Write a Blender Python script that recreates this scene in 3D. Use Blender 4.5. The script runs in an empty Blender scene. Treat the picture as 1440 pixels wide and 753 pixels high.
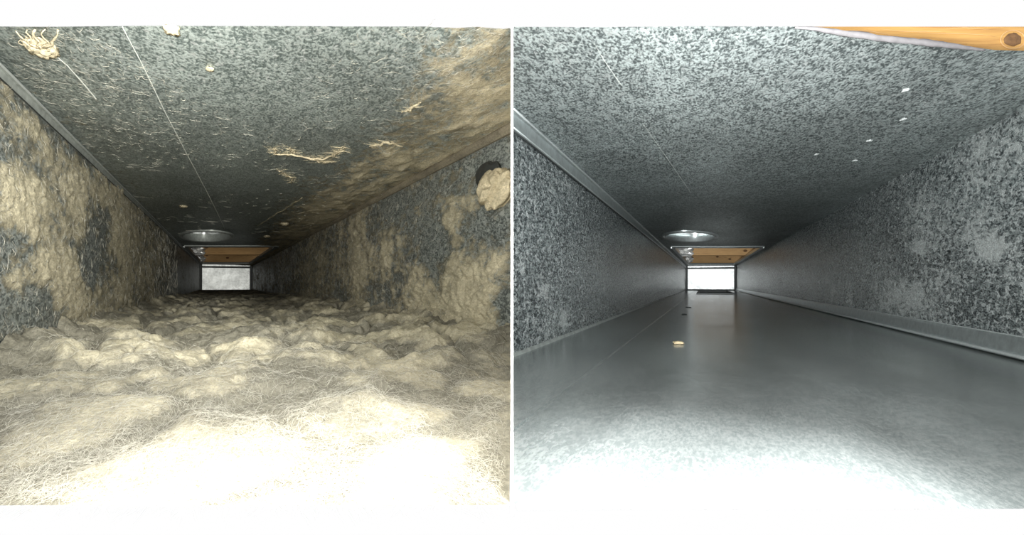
import bpy, bmesh, math, random
import numpy as np
from mathutils import Vector, Matrix

# ------------------------------------------------------------------ camera, sky, lamps, exposure
F, CX, YH = 720.0, 720.0, 398.5            # focal length in px, image centre, horizon row
C = bpy.context.scene.collection
scene = bpy.context.scene
cam_d = bpy.data.cameras.new('camera'); cam_d.sensor_width = 36.0; cam_d.lens = F * 36.0 / 1440.0
cam_d.shift_y = (YH - 376.5) / 1440.0; cam_d.clip_start = 0.005; cam_d.clip_end = 60
cam = bpy.data.objects.new('camera', cam_d); C.objects.link(cam)
cam.rotation_euler = (math.pi / 2, 0, 0); scene.camera = cam

world = bpy.data.worlds.new('white_surroundings'); scene.world = world; world.use_nodes = True
bg = world.node_tree.nodes['Background']; bg.inputs[0].default_value = (1, 1, 1, 1); bg.inputs[1].default_value = 1.0
scene.view_settings.view_transform = 'Standard'; scene.view_settings.look = 'None'
scene.view_settings.gamma = 1.0; scene.view_settings.exposure = 0.0
scene.view_settings.use_curve_mapping = False


def spot(name, loc, target, power, size, blend, color, radius=0.02):
    d = bpy.data.lights.new(name, 'SPOT'); d.energy = power; d.spot_size = math.radians(size)
    d.spot_blend = blend; d.color = color; d.shadow_soft_size = radius
    o = bpy.data.objects.new(name, d); C.objects.link(o); o.location = loc
    o.rotation_euler = (Vector(target) - Vector(loc)).to_track_quat('-Z', 'Y').to_euler()
    return o


WARM, COOL = (1.0, 0.985, 0.91), (0.975, 1.0, 0.995)


def flash(name, loc, power, color, radius=0.012):
    d = bpy.data.lights.new(name, 'POINT'); d.energy = power; d.color = color; d.shadow_soft_size = radius
    o = bpy.data.objects.new(name, d); C.objects.link(o); o.location = loc
    return o


flash('flash_lamp_dusty_duct', (-0.098, 0.13, 0.06), 3.0, WARM)
flash('flash_lamp_clean_duct', (0.098, 0.13, 0.06), 5.0, COOL)
spot('fill_on_dusty_floor', (-0.11, 0.05, 0.17), (-0.098, 0.210, -0.08), 10, 40, 0.8, WARM)  # added unseen fill spots, strengthening the flash's hot patch on each floor
spot('fill_on_clean_floor', (0.11, 0.05, 0.17), (0.100, 0.210, -0.087), 28, 42, 0.8, COOL)
spot('fill_up_dusty_duct', (-0.10, 0.10, 0.02), (-0.28, 0.62, 0.19), 12.0, 88, 1.0, WARM)  # unseen fill spots added to brighten both ceilings
spot('fill_up_clean_duct', (0.10, 0.10, 0.02), (0.27, 0.62, 0.17), 19, 90, 1.0, COOL)
spot('fill_mid_dusty_duct', (-0.10, 0.13, 0.09), (-1.10, 1.90, 0.05), 25, 58, 1.0, WARM)  # more added fill, for the middle depth of both ducts
spot('fill_mid_clean_duct', (0.10, 0.13, 0.09), (0.80, 1.90, 0.10), 15, 58, 1.0, COOL)
spot('fill_down_dusty_duct', (-0.08, 0.06, 0.0), (-3.2, 5.6, 0.20), 120, 12, 1.0, WARM)  # narrow fill beams added to lift the far ends and joists
spot('fill_down_clean_duct', (0.07, 0.06, -0.03), (2.2, 5.8, 0.26), 330, 13, 1.0, COOL)

# ------------------------------------------------------------------ helpers: projection and frames
ZC, ZF = 0.2, -0.087                       # duct ceiling and floor relative to the eye


def on_z(px, py, z):                       # world point of a photo pixel on a horizontal plane
    Y = z * F / (YH - py)
    return np.array([(px - CX) / F * Y, Y, z])


class Duct:
    def __init__(self, vx, pl, pr, side):
        a = np.array([(vx - CX) / F, 1.0]); a /= np.linalg.norm(a)
        self.a = a; self.th = math.atan2(-a[0], a[1]); self.side = side
        self.ct, self.st = math.cos(self.th), math.sin(self.th)
        self.xl = self.local(on_z(pl[0], pl[1], ZC))[0]
        self.xr = self.local(on_z(pr[0], pr[1], ZC))[0]
        self.end = 6.4

    def local(self, p):
        x = p[0] * self.ct + p[1] * self.st
        y = -p[0] * self.st + p[1] * self.ct
        return np.array([x, y, p[2]])

    def world(self, p):
        return Vector((p[0] * self.ct - p[1] * self.st, p[0] * self.st + p[1] * self.ct, p[2]))

    def y_at(self, x, Y):                  # local y where a lateral line meets world depth Y
        return (Y - x * self.st) / self.ct

    def start(self, x, Y):                 # start of a sheet: mouth depth, or the divider between the ducts
        x = np.asarray(x, float)
        y = self.y_at(x, Y)
        lim = (x * self.ct + self.side * -0.001 * -1 * 0) / self.st
        clip = np.where((x * self.side) < 0, lim + 0.002, -1e9)
        return np.maximum(y, clip)

    def on_wall(self, px, py, x):          # local point of a pixel on the vertical plane local-x = x
        d = np.array([(px - CX) / F, 1.0, (YH - py) / F])
        l = self.local(d)
        return l * (x / l[0])

    def on_ceiling(self, px, py, dz=0.0):
        return self.local(on_z(px, py, ZC - dz))

    def on_floor(self, px, py, dz=0.0):
        return self.local(on_z(px, py, ZF + dz))


DL = Duct(308.0, (5, 104.7), (705.4, 182.7), -1)
DR = Duct(991.0, (722.6, 159.5), (1435, 153), 1)

# ------------------------------------------------------------------ helpers: noise


def _hash(ix, iy, seed):
    h = (ix.astype(np.int64) * 374761393 + iy.astype(np.int64) * 668265263 + seed * 1274126177) & 0xffffffff
    h = ((h ^ (h >> 13)) * 1274126177) & 0xffffffff
    h = ((h ^ (h >> 16)) * 2246822519) & 0xffffffff
    return ((h ^ (h >> 15)) & 0xffffff) / float(0x1000000)


def noise(x, y, seed=0):
    ix, iy = np.floor(x), np.floor(y); fx, fy = x - ix, y - iy
    u = fx * fx * fx * (fx * (fx * 6 - 15) + 10); v = fy * fy * fy * (fy * (fy * 6 - 15) + 10)

    def g(dx, dy):
        a = _hash(ix + dx, iy + dy, seed) * 2 * math.pi
        return np.cos(a) * (fx - dx) + np.sin(a) * (fy - dy)
    n = (g(0, 0) * (1 - u) + g(1, 0) * u) * (1 - v) + (g(0, 1) * (1 - u) + g(1, 1) * u) * v
    return n * 1.45


def fbm(x, y, octaves=4, seed=0):
    s, a, t = 0, 1.0, 0
    for k in range(octaves):
        s = s + a * noise(x, y, seed + 17 * k); t += a; a *= 0.5; x = x * 2.03; y = y * 2.03
    return s / t * 1.25


def worley(x, y, seed=0):
    ix, iy = np.floor(x), np.floor(y); f1 = np.full(x.shape, 9.0); f2 = np.full(x.shape, 9.0)
    for dx in (-1, 0, 1):
        for dy in (-1, 0, 1):
            cx = ix + dx; cy = iy + dy
            d = np.hypot(cx + _hash(cx, cy, seed) - x, cy + _hash(cx, cy, seed + 5) - y)
            f2 = np.where(d < f1, f1, np.minimum(f2, d)); f1 = np.minimum(f1, d)
    return f1, f2


def sstep(a, b, x):
    t = np.clip((x - a) / (b - a), 0, 1); return t * t * (3 - 2 * t)


# ------------------------------------------------------------------ helpers: objects
def tag(o, label=None, cat=None, group=None, kind=None):
    if label: o['label'] = label
    if cat: o['category'] = cat
    if group: o['group'] = group
    if kind: o['kind'] = kind
    return o


def mesh_obj(name, verts, faces, mat, parent=None, yaw=0.0, loc=(0, 0, 0), attr=None, smooth=True):
    me = bpy.data.meshes.new(name)
    verts = np.asarray(verts, np.float32).reshape(-1, 3)
    if isinstance(faces, np.ndarray):
        n, k = faces.shape
        me.vertices.add(len(verts)); me.vertices.foreach_set('co', verts.ravel())
        me.loops.add(n * k); me.loops.foreach_set('vertex_index', faces.astype(np.int32).ravel())
        me.polygons.add(n); me.polygons.foreach_set('loop_start', (np.arange(n) * k).astype(np.int32))
        me.polygons.foreach_set('loop_total', np.full(n, k, np.int32))
        me.update(calc_edges=True); me.validate()
    else:
        me.from_pydata([tuple(map(float, v)) for v in verts], [], faces); me.update()
    if smooth: me.polygons.foreach_set('use_smooth', np.ones(len(me.polygons), bool))
    if attr is not None:
        for an, av in attr.items():
            A = me.attributes.new(an, 'FLOAT', 'POINT'); A.data.foreach_set('value', np.asarray(av, np.float32).ravel())
    me.materials.append(mat)
    o = bpy.data.objects.new(name, me); C.objects.link(o)
    o.location = loc; o.rotation_euler = (0, 0, yaw)
    if parent is not None: o.parent = parent; o.rotation_euler = (0, 0, 0)
    return o


def thing(name, D, base, label, cat, group=None):
    e = bpy.data.objects.new(name, None); C.objects.link(e); e.empty_display_size = 0.02
    e.location = D.world(base); e.rotation_euler = (0, 0, D.th)
    return tag(e, label, cat, group)


def grid_faces(nu, nv, keep=None):
    i = np.arange(nu * nv).reshape(nu, nv)
    q = np.stack([i[:-1, :-1], i[1:, :-1], i[1:, 1:], i[:-1, 1:]], -1).reshape(-1, 4)
    if keep is not None: q = q[keep.ravel()]
    return q


def box_data(x0, x1, y0, y1, z0, z1, bev=0.0):
    bm = bmesh.new(); bmesh.ops.create_cube(bm, size=1)
    for v in bm.verts:
        v.co = ((x0 + x1) / 2 + v.co.x * (x1 - x0), (y0 + y1) / 2 + v.co.y * (y1 - y0), (z0 + z1) / 2 + v.co.z * (z1 - z0))
    if bev: bmesh.ops.bevel(bm, geom=bm.edges[:], offset=bev, segments=2, affect='EDGES', profile=0.5)
    return bm


def bm_obj(name, bm, mat, parent=None, yaw=0.0, loc=(0, 0, 0), smooth=False):
    me = bpy.data.meshes.new(name); bm.to_mesh(me); bm.free(); me.materials.append(mat)
    if smooth: me.polygons.foreach_set('use_smooth', np.ones(len(me.polygons), bool))
    o = bpy.data.objects.new(name, me); C.objects.link(o); o.location = loc; o.rotation_euler = (0, 0, yaw)
    if parent is not None: o.parent = parent; o.rotation_euler = (0, 0, 0)
    return o


def sweep(profile, path, closed=True):
    """profile: list of (dx, dz) ; path: list of (x, y, z) running along y"""
    v, f = [], []; n = len(profile)
    for p in path:
        for q in profile: v.append((p[0] + q[0], p[1], p[2] + q[1]))
    for k in range(len(path) - 1):
        for j in range(n if closed else n - 1):
            a = k * n + j; b = k * n + (j + 1) % n
            f.append((a, b, b + n, a + n))
    if closed:
        f.append(tuple(range(n - 1, -1, -1))); f.append(tuple((len(path) - 1) * n + j for j in range(n)))
    return v, f


def tube_data(pts, rad, sides=6, lump=0.0, seed=0):
    """a tapered, optionally lumpy tube along 3-d points"""
    pts = np.asarray(pts, float); n = len(pts); rad = np.broadcast_to(np.asarray(rad, float), (n,))
    t = np.gradient(pts, axis=0); t /= np.linalg.norm(t, axis=1)[:, None] + 1e-9
    up = np.array([0.13, 0.31, 0.94]); a = np.cross(t, up); a /= np.linalg.norm(a, axis=1)[:, None] + 1e-9
    b = np.cross(t, a); ang = np.arange(sides) * 2 * math.pi / sides
    r = rad[:, None] * (1 + lump * noise(np.arange(n)[:, None] * 0.55 + 0.3, ang[None, :] * 0.9 + 7.1 * seed + 0.2, seed))
    v = pts[:, None, :] + r[:, :, None] * (np.cos(ang)[None, :, None] * a[:, None, :] + np.sin(ang)[None, :, None] * b[:, None, :])
    i = np.arange(n * sides).reshape(n, sides); j = np.roll(i, -1, 1)
    q = [tuple(map(int, k)) for k in np.stack([i[:-1], i[1:], j[1:], j[:-1]], -1).reshape(-1, 4)]
    q.append(tuple(int(k) for k in i[0])); q.append(tuple(int(k) for k in i[-1][::-1]))
    return v.reshape(-1, 3), q


def join(*parts):
    V, Q, o = [], [], 0
    for v, f in parts:
        V.append(np.asarray(v).reshape(-1, 3)); Q += [tuple(int(k) + o for k in q) for q in f]; o += len(V[-1])
    return np.concatenate(V), Q


def blob_data(c, r, seed, sub=4, lump=0.35, freq=3.0):
    bm = bmesh.new(); bmesh.ops.create_icosphere(bm, subdivisions=sub, radius=1)
    v = np.array([q.co[:] for q in bm.verts]); f = [tuple(w.index for w in q.verts) for q in bm.faces]; bm.free()
    n = fbm(v[:, 0] * freq + 5 * seed, v[:, 1] * freq + v[:, 2] * freq * 0.8, 4, seed)
    v = v * (1 + lump * n)[:, None] * np.asarray(r) + np.asarray(c)
    return v, f


# ------------------------------------------------------------------ materials
class NT:
    def __init__(self, name):
        self.m = bpy.data.materials.new(name); self.m.use_nodes = True
        self.t = self.m.node_tree; self.n = self.t.nodes; self.bsdf = self.n['Principled BSDF']; self.out = self.n['Material Output']

    def node(self, kind, **kw):
        n = self.n.new(kind)
        for k, v in kw.items(): setattr(n, k, v)
        return n

    def link(self, a, b): self.t.links.new(a, b)

    def coords(self, scale=(1, 1, 1)):
        tc = self.node('ShaderNodeTexCoord'); mp = self.node('ShaderNodeMapping'); mp.inputs['Scale'].default_value = scale
        self.link(tc.outputs['Object'], mp.inputs['Vector']); return mp.outputs[0]

    def noise(self, vec, scale, detail=3, rough=0.5, dist=0.0):
        n = self.node('ShaderNodeTexNoise'); n.inputs['Scale'].default_value = scale; n.inputs['Detail'].default_value = detail
        n.inputs['Roughness'].default_value = rough; n.inputs['Distortion'].default_value = dist
        self.link(vec, n.inputs['Vector']); return n.outputs['Fac']

    def ramp(self, fac, stops):
        r = self.node('ShaderNodeValToRGB'); el = r.color_ramp.elements
        while len(el) < len(stops): el.new(0.5)
        for e, (p, c) in zip(el, stops): e.position = p; e.color = (*c, 1) if len(c) == 3 else c
        self.link(fac, r.inputs[0]); return r.outputs[0]

    def math(self, op, a, b=None, c=None):
        n = self.node('ShaderNodeMath', operation=op)
        for k, x in enumerate((a, b, c)):
            if x is None: continue
            if isinstance(x, (int, float)): n.inputs[k].default_value = x
            else: self.link(x, n.inputs[k])
        return n.outputs[0]

    def mix(self, fac, a, b, blend='MIX'):
        n = self.node('ShaderNodeMix', data_type='RGBA', blend_type=blend)
        for s, x in ((n.inputs[0], fac), (n.inputs[6], a), (n.inputs[7], b)):
            if isinstance(x, (int, float)): s.default_value = x
            elif isinstance(x, tuple): s.default_value = (*x, 1)
            else: self.link(x, s)
        return n.outputs[2]

    def bump(self, h, strength, dist, normal=None):
        b = self.node('ShaderNodeBump'); b.inputs['Strength'].default_value = strength; b.inputs['Distance'].default_value = dist
        self.link(h, b.inputs['Height'])
        if normal is not None: self.link(normal, b.inputs['Normal'])
        return b.outputs[0]

    def attr(self, name):
        a = self.node('ShaderNodeAttribute'); a.attribute_name = name; return a.outputs['Fac']


def dust_nodes(t, bs, vec, light=(0.56, 0.51, 0.40), dark=(0.27, 0.245, 0.19), thick=False):
    big = t.noise(vec, 28, 5, 0.6); fine = t.noise(vec, 420, 4, 0.65, 0.6)
    c1 = t.ramp(big, [(0.3, dark), (0.62, light)])
    if thick:                               # thin grey-brown film, pale where the dust lies thick
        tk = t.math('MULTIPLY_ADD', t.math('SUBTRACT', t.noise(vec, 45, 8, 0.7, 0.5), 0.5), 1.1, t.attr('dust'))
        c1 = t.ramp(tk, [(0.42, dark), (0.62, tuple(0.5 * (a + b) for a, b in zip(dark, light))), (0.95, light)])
    c2 = t.ramp(fine, [(0.25, (0.55, 0.54, 0.52)), (0.7, (1.12, 1.1, 1.05))])
    t.link(t.mix(1.0, c1, c2, 'MULTIPLY'), bs.inputs['Base Color'])
    bs.inputs['Roughness'].default_value = 1.0; bs.inputs['Specular IOR Level'].default_value = 0.05
    t.link(t.bump(fine, 0.8, 0.0022), bs.inputs['Normal'])


def galvanized(name, lo, hi, spots=(0.55, 0.58, 0.57), spot_at=0.62, metallic=0.45, rough=0.38, scale=430, dusty=False,
               stretch=0.5, blotch=0.35, bump=0.7, dust_light=(0.56, 0.51, 0.40), dust_dark=(0.27, 0.245, 0.19), bloom=None):
    t = NT(name); v = t.coords((1, stretch, 1)); bs = t.bsdf
    grain = t.noise(v, scale, 3, 0.6, 0.3); patch = t.noise(v, 7, 4, 0.6); flake = t.noise(v, scale * 0.42, 3, 0.6, 0.6)
    g2 = t.noise(v, scale * 0.4, 2, 0.5); gm = t.math('MULTIPLY_ADD', g2, 0.32, t.math('MULTIPLY', grain, 0.68))
    base = t.ramp(gm, [(0.43, lo), (0.57, hi)])
    tone = t.ramp(patch, [(0.3, (1 - blotch,) * 3), (0.7, (1 + blotch * 0.5,) * 3)])
    col = t.mix(1.0, base, tone, 'MULTIPLY')
    sp = t.ramp(flake, [(spot_at, (0, 0, 0)), (spot_at + 0.04, (1, 1, 1))])
    col = t.mix(t.math('MULTIPLY', sp, 0.8), col, spots)
    if bloom:                               # white zinc bloom in ragged clouds, carried by the mesh attribute
        cl = t.noise(v, 60, 11, 0.82, 1.5)
        m = t.math('MULTIPLY_ADD', t.math('SUBTRACT', cl, 0.5), 4.6, t.attr('bloom'))
        m = t.ramp(m, [(0.54, (0, 0, 0)), (0.90, (1, 1, 1))])
        col = t.mix(t.math('MULTIPLY', m, 0.8), col, bloom)
    t.link(col, bs.inputs['Base Color'])
    bs.inputs['Metallic'].default_value = metallic
    rr = t.math('MULTIPLY_ADD', grain, 0.16, rough - 0.08); t.link(rr, bs.inputs['Roughness'])
    nb = t.bump(gm, bump, 0.003); t.link(nb, bs.inputs['Normal'])
    if dusty:
        d = t.node('ShaderNodeBsdfPrincipled'); dust_nodes(t, d, v, dust_light, dust_dark, True)
        edge = t.noise(v, 70, 9, 0.75, 0.7)
        m = t.math('MULTIPLY_ADD', t.math('SUBTRACT', edge, 0.5), 2.3, t.attr('dust'))
        m = t.ramp(m, [(0.34, (0, 0, 0)), (0.66, (1, 1, 1))])
        mx = t.node('ShaderNodeMixShader'); t.link(m, mx.inputs[0]); t.link(bs.outputs[0], mx.inputs[1]); t.link(d.outputs[0], mx.inputs[2])
        t.link(mx.outputs[0], t.out.inputs[0])
    return t.m


def plain(name, col, rough=0.5, metallic=0.0, var=0.15, scale=60, bump=0.1):
    t = NT(name); v = t.coords(); n = t.noise(v, scale, 4, 0.6)
    c = t.ramp(n, [(0.25, tuple(k * (1 - var) for k in col)), (0.75, tuple(min(1, k * (1 + var)) for k in col))])
    t.link(c, t.bsdf.inputs['Base Color']); t.bsdf.inputs['Roughness'].default_value = rough
    t.bsdf.inputs['Metallic'].default_value = metallic
    t.link(t.bump(n, bump, 0.001), t.bsdf.inputs['Normal']); return t.m


def dust_mat(name, light=(0.56, 0.51, 0.40), dark=(0.27, 0.245, 0.19), thick=False):
    t = NT(name); dust_nodes(t, t.bsdf, t.coords((1, 0.6, 1)), light, dark, thick); return t.m


def wood_mat(name, light, dark, scale=9.0):
    t = NT(name); v = t.coords((1.0, 6.0, 14.0))
    n = t.noise(v, scale, 4, 0.55, 1.2); g = t.noise(t.coords((6, 60, 260)), 3.0, 3, 0.6)
    c = t.ramp(n, [(0.3, dark), (0.5, light), (0.72, tuple(k * 0.78 for k in light))])
    c = t.mix(0.35, c, t.ramp(g, [(0.3, tuple(k * 0.6 for k in dark)), (0.7, light)]))
    t.link(c, t.bsdf.inputs['Base Color']); t.bsdf.inputs['Roughness'].default_value = 0.65
    t.link(t.bump(g, 0.3, 0.001), t.bsdf.inputs['Normal']); return t.m


TEAL_LO, TEAL_HI = (0.14, 0.175, 0.175), (0.42, 0.48, 0.475)
M_ceil_dirty = galvanized('dusty_galvanized_ceiling', (0.15, 0.185, 0.178), (0.50, 0.56, 0.54), dusty=True, spot_at=0.60,
                          dust_light=(0.66, 0.60, 0.45), dust_dark=(0.24, 0.22, 0.165))
M_wall_dirty = galvanized('dusty_galvanized_wall', (0.12, 0.14, 0.138), (0.44, 0.48, 0.465), dusty=True, spot_at=0.57, scale=380, dust_light=(0.64, 0.59, 0.45), dust_dark=(0.20, 0.19, 0.15))
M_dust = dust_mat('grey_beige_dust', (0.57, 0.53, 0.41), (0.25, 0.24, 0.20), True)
M_dust_seam = dust_mat('grey_brown_dust', (0.40, 0.36, 0.28), (0.22, 0.20, 0.16))
M_lint = dust_mat('pale_lint', (0.72, 0.64, 0.47), (0.42, 0.37, 0.26))
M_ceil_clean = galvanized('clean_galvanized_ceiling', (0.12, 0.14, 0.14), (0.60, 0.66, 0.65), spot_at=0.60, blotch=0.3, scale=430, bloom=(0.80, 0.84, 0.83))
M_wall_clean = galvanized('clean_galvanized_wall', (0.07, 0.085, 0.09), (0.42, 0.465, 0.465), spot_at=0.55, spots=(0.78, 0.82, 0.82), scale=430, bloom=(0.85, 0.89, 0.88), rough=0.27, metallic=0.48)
M_floor_clean = galvanized('clean_floor_sheet', (0.31, 0.345, 0.34), (0.44, 0.47, 0.46), spot_at=0.72, metallic=0.6, rough=0.20, scale=680, bump=0.04, blotch=0.4, stretch=0.35)
M_trim = plain('bright_folded_sheet', (0.62, 0.67, 0.67), 0.3, 0.75, 0.2, 90)
M_trim_dull = plain('dull_folded_sheet', (0.42, 0.45, 0.43), 0.45, 0.4, 0.3, 90)
M_end = galvanized('bright_end_sheet', (0.36, 0.37, 0.37), (0.60, 0.62, 0.62), metallic=0.9, rough=0.38, scale=40, blotch=0.3, spot_at=0.8, bump=0.1)
M_collar = plain('polished_collar_sheet', (0.85, 0.87, 0.87), 0.40, 0.95, 0.1, 30)
M_dark = plain('dark_metal_and_gap_shade', (0.05, 0.055, 0.055), 0.5, 0.4, 0.2)
M_void = plain('cavity_block_dark', (0.06, 0.045, 0.03), 0.9, 0.0, 0.3, 20)
M_divider = plain('cream_painted_edge', (0.95, 0.91, 0.86), 0.6, 0.0, 0.02)
M_wood = wood_mat('pine_joist', (0.60, 0.34, 0.10), (0.36, 0.17, 0.05))
M_wood_deep = wood_mat('aged_pine_joist', (0.70, 0.43, 0.19), (0.42, 0.23, 0.09))
M_knot = plain('wood_knot', (0.16, 0.08, 0.03), 0.7, 0.0, 0.4, 300)
M_foil = plain('crumpled_foil', (0.88, 0.88, 0.86), 0.4, 0.5, 0.05)
M_sealant = plain('grey_sealant', (0.17, 0.16, 0.165), 0.7, 0.0, 0.15, 150)
M_flake = plain('tan_debris', (0.50, 0.40, 0.25), 0.8, 0.0, 0.2, 200)

# ------------------------------------------------------------------ the two duct shells
Y_CEIL, Y_FLOOR, Y_CUT = 0.3985, 0.1967, 0.196


def axial(D, x, Y0, n, power=1.0, ymax=None):
    """local y samples for every lateral x: finer near the mouth"""
    y0 = D.start(x, Y0); y1 = D.end if ymax is None else ymax
    t = np.linspace(0, 1, n)[None, :]
    return y0[:, None] * (y1 / y0[:, None]) ** t


def shell_ceiling(D, mat, nu, nv, hole_fn, attr_fn, relief, name, label, front=None):
    x = np.linspace(D.xl - 0.004, D.xr + 0.004, nu)
    y = axial(D, x, Y_CEIL, nv)
    if front is not None:
        y0 = front(x, D.start(x, Y_CEIL)); y = y0[:, None] * (D.end / y0[:, None]) ** np.linspace(0, 1, nv)[None, :]
    X = np.repeat(x[:, None], nv, 1); Z = np.full_like(X, ZC) - relief(X, y)
    keep = None
    if hole_fn is not None:
        cx = (X[:-1, :-1] + X[1:, 1:]) / 2; cy = (y[:-1, :-1] + y[1:, 1:]) / 2; keep = ~hole_fn(cx, cy)
    o = mesh_obj(name, np.stack([X, y, Z], -1), grid_faces(nu, nv, keep), mat, yaw=D.th, attr=attr_fn(X, y))
    return tag(o, label, 'duct ceiling', kind='structure')


def shell_wall(D, xw, mat, nz, nv, attr_fn, relief, name, label):
    z = np.linspace(ZF - 0.003, ZC + 0.003, nz); Yz = Y_FLOOR + (Y_CEIL - Y_FLOOR) * (z - ZF) / (ZC - ZF)
    y0 = np.array([float(D.start(np.array([xw]), q)[0]) for q in Yz])
    y0 = np.maximum(y0, 0.12)
    y = y0[:, None] * (D.end / y0[:, None]) ** np.linspace(0, 1, nv)[None, :]
    Z = np.repeat(z[:, None], nv, 1); s = -1 if xw > 0 else 1
    X = xw + s * relief(y, Z) * sstep(0, 0.05, y - y0[:, None])
    f = grid_faces(nz, nv)
    o = mesh_obj(name, np.stack([X, y, Z], -1), f, mat, yaw=D.th, attr=attr_fn(y, Z))
    return tag(o, label, 'duct wall', kind='structure')


def patches(D, xw, spec):
    """(px, py, rx, ry, weight) in the photo -> blobs on the wall, as a function of (y, z)"""
    L = []
    for px, py, rx, ry, w in spec:
        p = D.on_wall(px, py, xw); q = D.on_wall(px + rx, py, xw); r = D.on_wall(px, py + ry, xw)
        L.append((p[1], p[2], abs(q[1] - p[1]) + 1e-4, abs(r[2] - p[2]) + 1e-4, w))

    def fn(y, z):
        s = np.zeros_like(y)
        for a, b, ry, rz, w in L: s = s + w * np.exp(-(((y - a) / ry) ** 2 + ((z - b) / rz) ** 2))
        return s
    return fn


# holes in the ceilings, measured in duct coordinates
def hole_setup(D, near, far, pl, pr, collar):
    a = D.on_ceiling(*collar[:2]); Yc = D.world(a).y
    hw = collar[2] * Yc / F / 2; Yn = ZC * F / (YH - (collar[1] - collar[3])); hl = (Yn - Yc) / D.ct
    ex = np.array([D.ct, -D.st])           # world X seen in duct coordinates
    c = dict(c=a[:2], ex=ex * hw, ey=np.array([0.0, 1.0]) * hl)
    Ya, Yb = ZC * F / (YH - near), ZC * F / (YH - far)
    x0 = D.local(on_z(pl, near, ZC))[0]; x1 = D.local(on_z(pr, near, ZC))[0]
    B = np.linalg.inv(np.stack([c['ex'], c['ey']], 1))

    def inside(x, y):
        dx, dy = x - c['c'][0], y - c['c'][1]
        u = B[0, 0] * dx + B[0, 1] * dy; v = B[1, 0] * dx + B[1, 1] * dy
        Y = x * D.st + y * D.ct
        return (u * u + v * v < 0.92 ** 2) | ((x > x0) & (x < x1) & (Y > Ya) & (Y < Yb))
    return c, (Ya, Yb, x0, x1), inside


col_L, rect_L, hole_L = hole_setup(DL, 347.0, 371.0, 263, 387, (291, 332.5, 74, 8.5))
col_R, rect_R, hole_R = hole_setup(DR, 348.0, 372.0, 948, 1070, (971, 333.0, 76, 8.0))

# ---- dusty duct (photograph's left half)
wl = patches(DL, DL.xl, [(25, 285, 40, 55, 0.9), (95, 255, 30, 40, 0.5), (75, 375, 28, 28, 0.65), (95, 415, 24, 45, 0.55), (40, 190, 40, 30, 0.35),
                         (110, 305, 10, 30, 0.5), (165, 320, 25, 70, 0.5), (190, 420, 40, 60, 0.5), (215, 330, 30, 60, 0.45), (15, 400, 14, 16, 0.4),
                         (30, 345, 30, 20, -0.35), (125, 360, 12, 50, -0.45), (145, 320, 10, 30, -0.4), (45, 430, 30, 25, -0.4), (60, 470, 20, 16, -0.7), (150, 370, 14, 40, -0.3)])
wr = patches(DL, DL.xr, [(600, 420, 28, 45, 0.5), (655, 400, 40, 50, 0.4), (550, 360, 12, 40, 0.4), (505, 400, 12, 50, 0.45), (660, 450, 60, 40, 0.35), (640, 300, 40, 30, 0.3),
                         (612, 355, 16, 45, -0.75), (680, 310, 40, 25, -0.35), (560, 285, 40, 15, -0.45), (712, 440, 16, 35, -0.7), (555, 355, 5, 12, -0.5),
                         (700, 215, 25, 25, -0.4), (500, 330, 30, 60, 0.25), (440, 380, 30, 60, 0.3), (700, 370, 25, 30, 0.3)])


def wall_dust(fn, base, seed):
    def f(y, z):
        n = fbm(y * 5.0, z * 11.0, 7, seed); k = fbm(y * 28.0, z * 50.0, 5, seed + 70)
        d = base + 0.38 * n + 0.34 * k + fn(y, z)
        return {'dust': np.clip(d, -0.3, 1.3)}
    return f


dl_attr = wall_dust(wl, 0.22, 3); dr_attr = wall_dust(wr, 0.46, 8)


def wall_relief(attr_fn, amp, seed):
    def f(y, z):
        d = sstep(0.25, 1.0, attr_fn(y, z)['dust'])
        n = fbm(y * 14, z * 24, 4, seed + 40); m = fbm(y * 70, z * 110, 3, seed + 60)
        return d * amp * (0.55 + 0.5 * n + 0.35 * m) + 0.0006 * m + 0.001
    return f


WALL_L = shell_wall(DL, DL.xl, M_wall_dirty, 200, 420, dl_attr, wall_relief(dl_attr, 0.006, 1), 'wall_left', 'left metal wall of the dusty duct, patched with beige dust')
WALL_R = shell_wall(DL, DL.xr, M_wall_dirty, 200, 420, dr_attr, wall_relief(dr_attr, 0.009, 2), 'wall_right', 'right wall of the dusty duct, caked with tan dust')


def ceil_dust(x, y):
    right = (DL.xr - x); left = (x - DL.xl)
    Y = x * DL.st + y * DL.ct
    s = fbm(x * 9 + y * 1.5, y * 3.2 - x * 3, 5, 21); s2 = fbm(x * 26 + y * 6, y * 7 - x * 12, 4, 33)
    band = sstep(0.27, 0.04, right + 0.09 * s + 0.03 * s2) * 0.80 + 0.35 * np.maximum(0, s2) * sstep(0.3, 0.1, right)
    d = -0.10 + band + 0.38 * sstep(0.10, 0.0, left + 0.03 * s) + 0.25 * s2 * sstep(0.30, 0.05, right)
    d = d + 0.30 * sstep(0.7, 1.4, y) * sstep(0.05, 0.5, s + 0.25) * sstep(0.33, 0.1, right) + 0.12 * s2 * sstep(0.5, 0.9, y)
    d = d + 0.2 * np.maximum(0, s2 - 0.25) * sstep(0.5, 0.9, y)
    return {'dust': np.clip(d, -0.4, 1.2)}


def ceil_relief(x, y):
    d = sstep(0.3, 1.0, ceil_dust(x, y)['dust'])
    return d * 0.007 * (0.6 + 0.6 * fbm(x * 40, y * 20, 4, 5)) + 0.0008 * fbm(x * 6, y * 3, 2, 9)


CEIL_D = shell_ceiling(DL, M_ceil_dirty, 340, 420, hole_L, ceil_dust, ceil_relief, 'ceiling', 'grey galvanized ceiling of the dusty duct, tan dirt along its right edge')


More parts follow.
